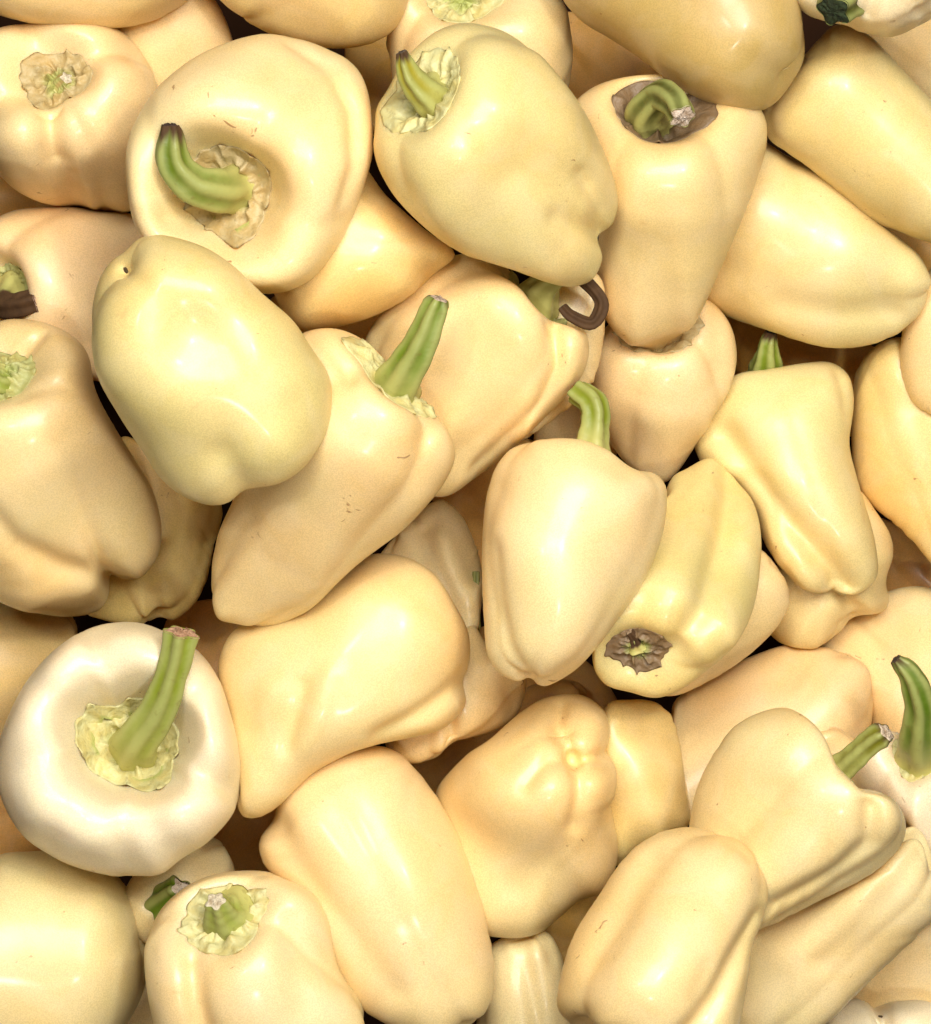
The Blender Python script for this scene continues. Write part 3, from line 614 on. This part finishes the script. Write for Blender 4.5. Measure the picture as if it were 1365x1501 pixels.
 dict(k='top_shaded', poly=[(822,-10),(850,25),(890,50),(940,85),(980,120),(1020,145),(1060,162),(1100,166),(1137,150),(1162,120),(1180,85),(1179,50),(1170,0),(1162,-60),(1100,-130),(980,-155),(870,-110),(822,-60)], S=(900,-80), T=(1110,130), e=-15, t='b', n=3, tp=.8, pin=False, lob=.05,
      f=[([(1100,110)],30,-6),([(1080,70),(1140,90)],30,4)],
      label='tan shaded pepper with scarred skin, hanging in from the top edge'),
 dict(k='corner_stem', poly=[(1160,-10),(1180,20),(1205,31),(1240,35),(1262,46),(1285,52),(1312,52),(1342,40),(1380,15),(1410,-40),(1350,-110),(1250,-120),(1175,-70)], S=(1250,-25), T=(1300,50), e=40, t='w', n=4, cal='green', csz=.25, sm=1.5,
      f=[([(1258,42),(1268,10),(1275,-20)],13,-12),([(1350,35),(1310,0)],13,-12)],
      st=[(1245,-15,50),(1232,2,75),(1222,16,90)], sr=(36,34,32,24), sb=2, cut=(.025,.04,.01), sc=(.025,.06,.01),
      label='pale pepper in the top right corner with a thick dark green stem stub'),
]
import bmesh
# ------------------------------------------------------------------ build the pile
for i, d in enumerate(PEPPERS):
    d['G'], d['c'], d['R'], d['Lr'], d['rho'] = build_body(d, i*7+3)

# a loose bottom layer, glimpsed through the gaps
random.seed(5)
BASE = []
for gy in range(8):
    for gx in range(7):
        x = -20+gx*230+(gy % 2)*90+random.uniform(-30, 30); y = -20+gy*215+random.uniform(-30, 30)
        a = random.uniform(0, 6.28); w, l = random.uniform(105, 125), random.uniform(140, 165)
        pts = []
        for k in range(20):
            q = 2*math.pi*k/20; u, v = l*math.cos(q), w*math.sin(q)*(1-.15*math.cos(q))
            pts.append((x+u*math.cos(a)-v*math.sin(a), y+u*math.sin(a)+v*math.cos(a)))
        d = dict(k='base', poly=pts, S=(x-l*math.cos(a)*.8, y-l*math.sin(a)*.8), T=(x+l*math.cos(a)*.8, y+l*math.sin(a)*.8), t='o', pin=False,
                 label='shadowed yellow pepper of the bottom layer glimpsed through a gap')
        BASE.append(d)
for i, d in enumerate(BASE):
    d['G'], d['c'], d['R'], d['Lr'], d['rho'] = build_body(d, 1000+i)

CELL = 8
GX0, GY0, GW, GH = -240, -240, 232, 250
def raster(d):
    G = d['G']
    up = np.concatenate([G, G[:, :1]], 1)
    pts = [up]
    mid = (up[:-1]+up[1:])/2; pts.append(mid); pts.append((up[:, :-1]+up[:, 1:])/2)
    P = np.concatenate([p.reshape(-1, 3) for p in pts])
    gx = ((P[:, 0]+d['c'][0]-GX0)/CELL).astype(int); gy = ((-P[:, 1]-d['c'][1]-GY0)/CELL).astype(int)
    ok = (gx >= 0) & (gx < GW) & (gy >= 0) & (gy < GH)
    top = np.full((GH, GW), -1e9); bot = np.full((GH, GW), 1e9)
    np.maximum.at(top, (gy[ok], gx[ok]), P[ok, 2]); np.minimum.at(bot, (gy[ok], gx[ok]), P[ok, 2])
    return top, bot
KMID = 0.75
H = np.full((GH, GW), 0.0); owner = np.full((GH, GW), -1)
ALL = BASE+PEPPERS
for i, d in enumerate(ALL):
    top, bot = raster(d)
    m = top > -1e8
    mid = np.where(m, bot*(1-KMID)+top*KMID, 0)
    if d['k'] == 'base': z = 100.
    else:
        need = (H-mid)[m]
        z = np.percentile(need, 99.3)+4 if len(need) else 100.
        z = max(z, d.get('zmin', 0))
    d['z'] = z
    up = m & (top+z > H)
    owner[up] = i; H[up] = (top+z)[up]
inside = np.zeros((GH, GW), bool); inside[int(-GY0/CELL):int((1501-GY0)/CELL), int(-GX0/CELL):int((1365-GX0)/CELL)] = True

def scale_at(z_px): return (CAM_D+ZREF-z_px*PXM)/CAM_D*PXM
def emit(d, i):
    G, c, R = d['G'], d['c'], d['R']; z = d['z']
    s = scale_at(z)
    root = bpy.data.objects.new('bell_pepper', None); scene.collection.objects.link(root)
    root.location = ((c[0]-CX)*s, (c[1]+CY)*s, z*PXM)
    root.empty_display_size = .01
    root['label'] = d['label']; root['category'] = 'pepper'
    root['group'] = 'bottom layer of peppers glimpsed in the gaps' if d['k'] == 'base' else 'pale yellow peppers in the pile'
    rng = random.Random(i*13+1)
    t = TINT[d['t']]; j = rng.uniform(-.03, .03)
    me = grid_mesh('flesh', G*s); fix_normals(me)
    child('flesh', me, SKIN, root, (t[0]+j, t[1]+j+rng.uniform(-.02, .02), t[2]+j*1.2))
    if 'cal' in d:
        mc, base = make_calyx(G, d['rho'], R, d['cal'], i, d.get('csz', .36))
        mc.transform(__import__('mathutils').Matrix.Scale(s, 4)); fix_normals(mc)
        child('calyx', mc, CALYX, root, CAL[d['cal']])
    if 'st' in d:
        if 'sfoot' in d: base = np.array([d['sfoot'][0]-c[0], -d['sfoot'][1]-c[1], d.get('sdz', 0.)])
        foot = base-np.array([0, 0, 4.])
        o2 = np.array([CX, -CY]); path = [foot]
        for x, y, h in d['st']:
            q = o2+(np.array([x, -y])-o2)*(1-(foot[2]+h)*PXM/CAM_D)-c
            path.append(np.array([q[0], q[1], foot[2]+h]))
        ms, mcut = tube([p*s for p in path], [r*s for r in d['sr']], i, brown_from=d.get('sb', 2), flat=d.get('sfl', 1.))
        fix_normals(ms); sc = d.get('sc', (.07, .17, .015)); so = child('stem', ms, STEM, root, (sc[0]*1.5+.012, sc[1]*.95, sc[2]*.5))
        co = child('cut_end', mcut, CUT, so, d.get('cut', (.4, .3, .2)))
        co.parent = so
    if 'dot' in d:
        x, y, rr = d['dot']; nz = grid_normals(G)[..., 2]
        D = np.hypot(G[..., 0]+c[0]-x, G[..., 1]+c[1]+y)+np.where(nz > -.1, 0, 1e6)
        iu = np.unravel_index(np.argmin(D), D.shape); p = G[iu]; nn = grid_normals(G)[iu]
        bm2 = bmesh.new(); bmesh.ops.create_icosphere(bm2, subdivisions=2, radius=rr*s)
        q = Vector(nn).to_track_quat('Z', 'Y'); rj = random.Random(i)
        for v in bm2.verts:
            v.co = q @ Vector((v.co.x*rj.uniform(.8, 1.2), v.co.y*rj.uniform(.6, .9), v.co.z*.35))+Vector(p*s)
        md = bpy.data.meshes.new('blossom_scar'); bm2.to_mesh(md); bm2.free()
        child('blossom_scar', md, CUT, root, (.09, .06, .025))
    return root
for i, d in enumerate(ALL):
    if d['k'] == 'base':
        vis = int(((owner == i) & inside).sum())
        if vis < 14: continue
        yy, xx = np.where((owner == i) & inside)
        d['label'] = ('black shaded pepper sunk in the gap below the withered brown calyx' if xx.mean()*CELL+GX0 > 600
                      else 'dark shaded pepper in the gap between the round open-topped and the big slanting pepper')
    emit(d, i)

# dark crate bottom under the pile
bm = bmesh.new()
bmesh.ops.create_grid(bm, x_segments=1, y_segments=1, size=.6)
me = bpy.data.meshes.new('crate_floor'); bm.to_mesh(me); bm.free(); me.materials.append(FLOOR)
fl = bpy.data.objects.new('crate_floor', me); scene.collection.objects.link(fl); fl.location.z = -.005
fl['kind'] = 'structure'; fl['label'] = 'dark bottom of the crate beneath the peppers'
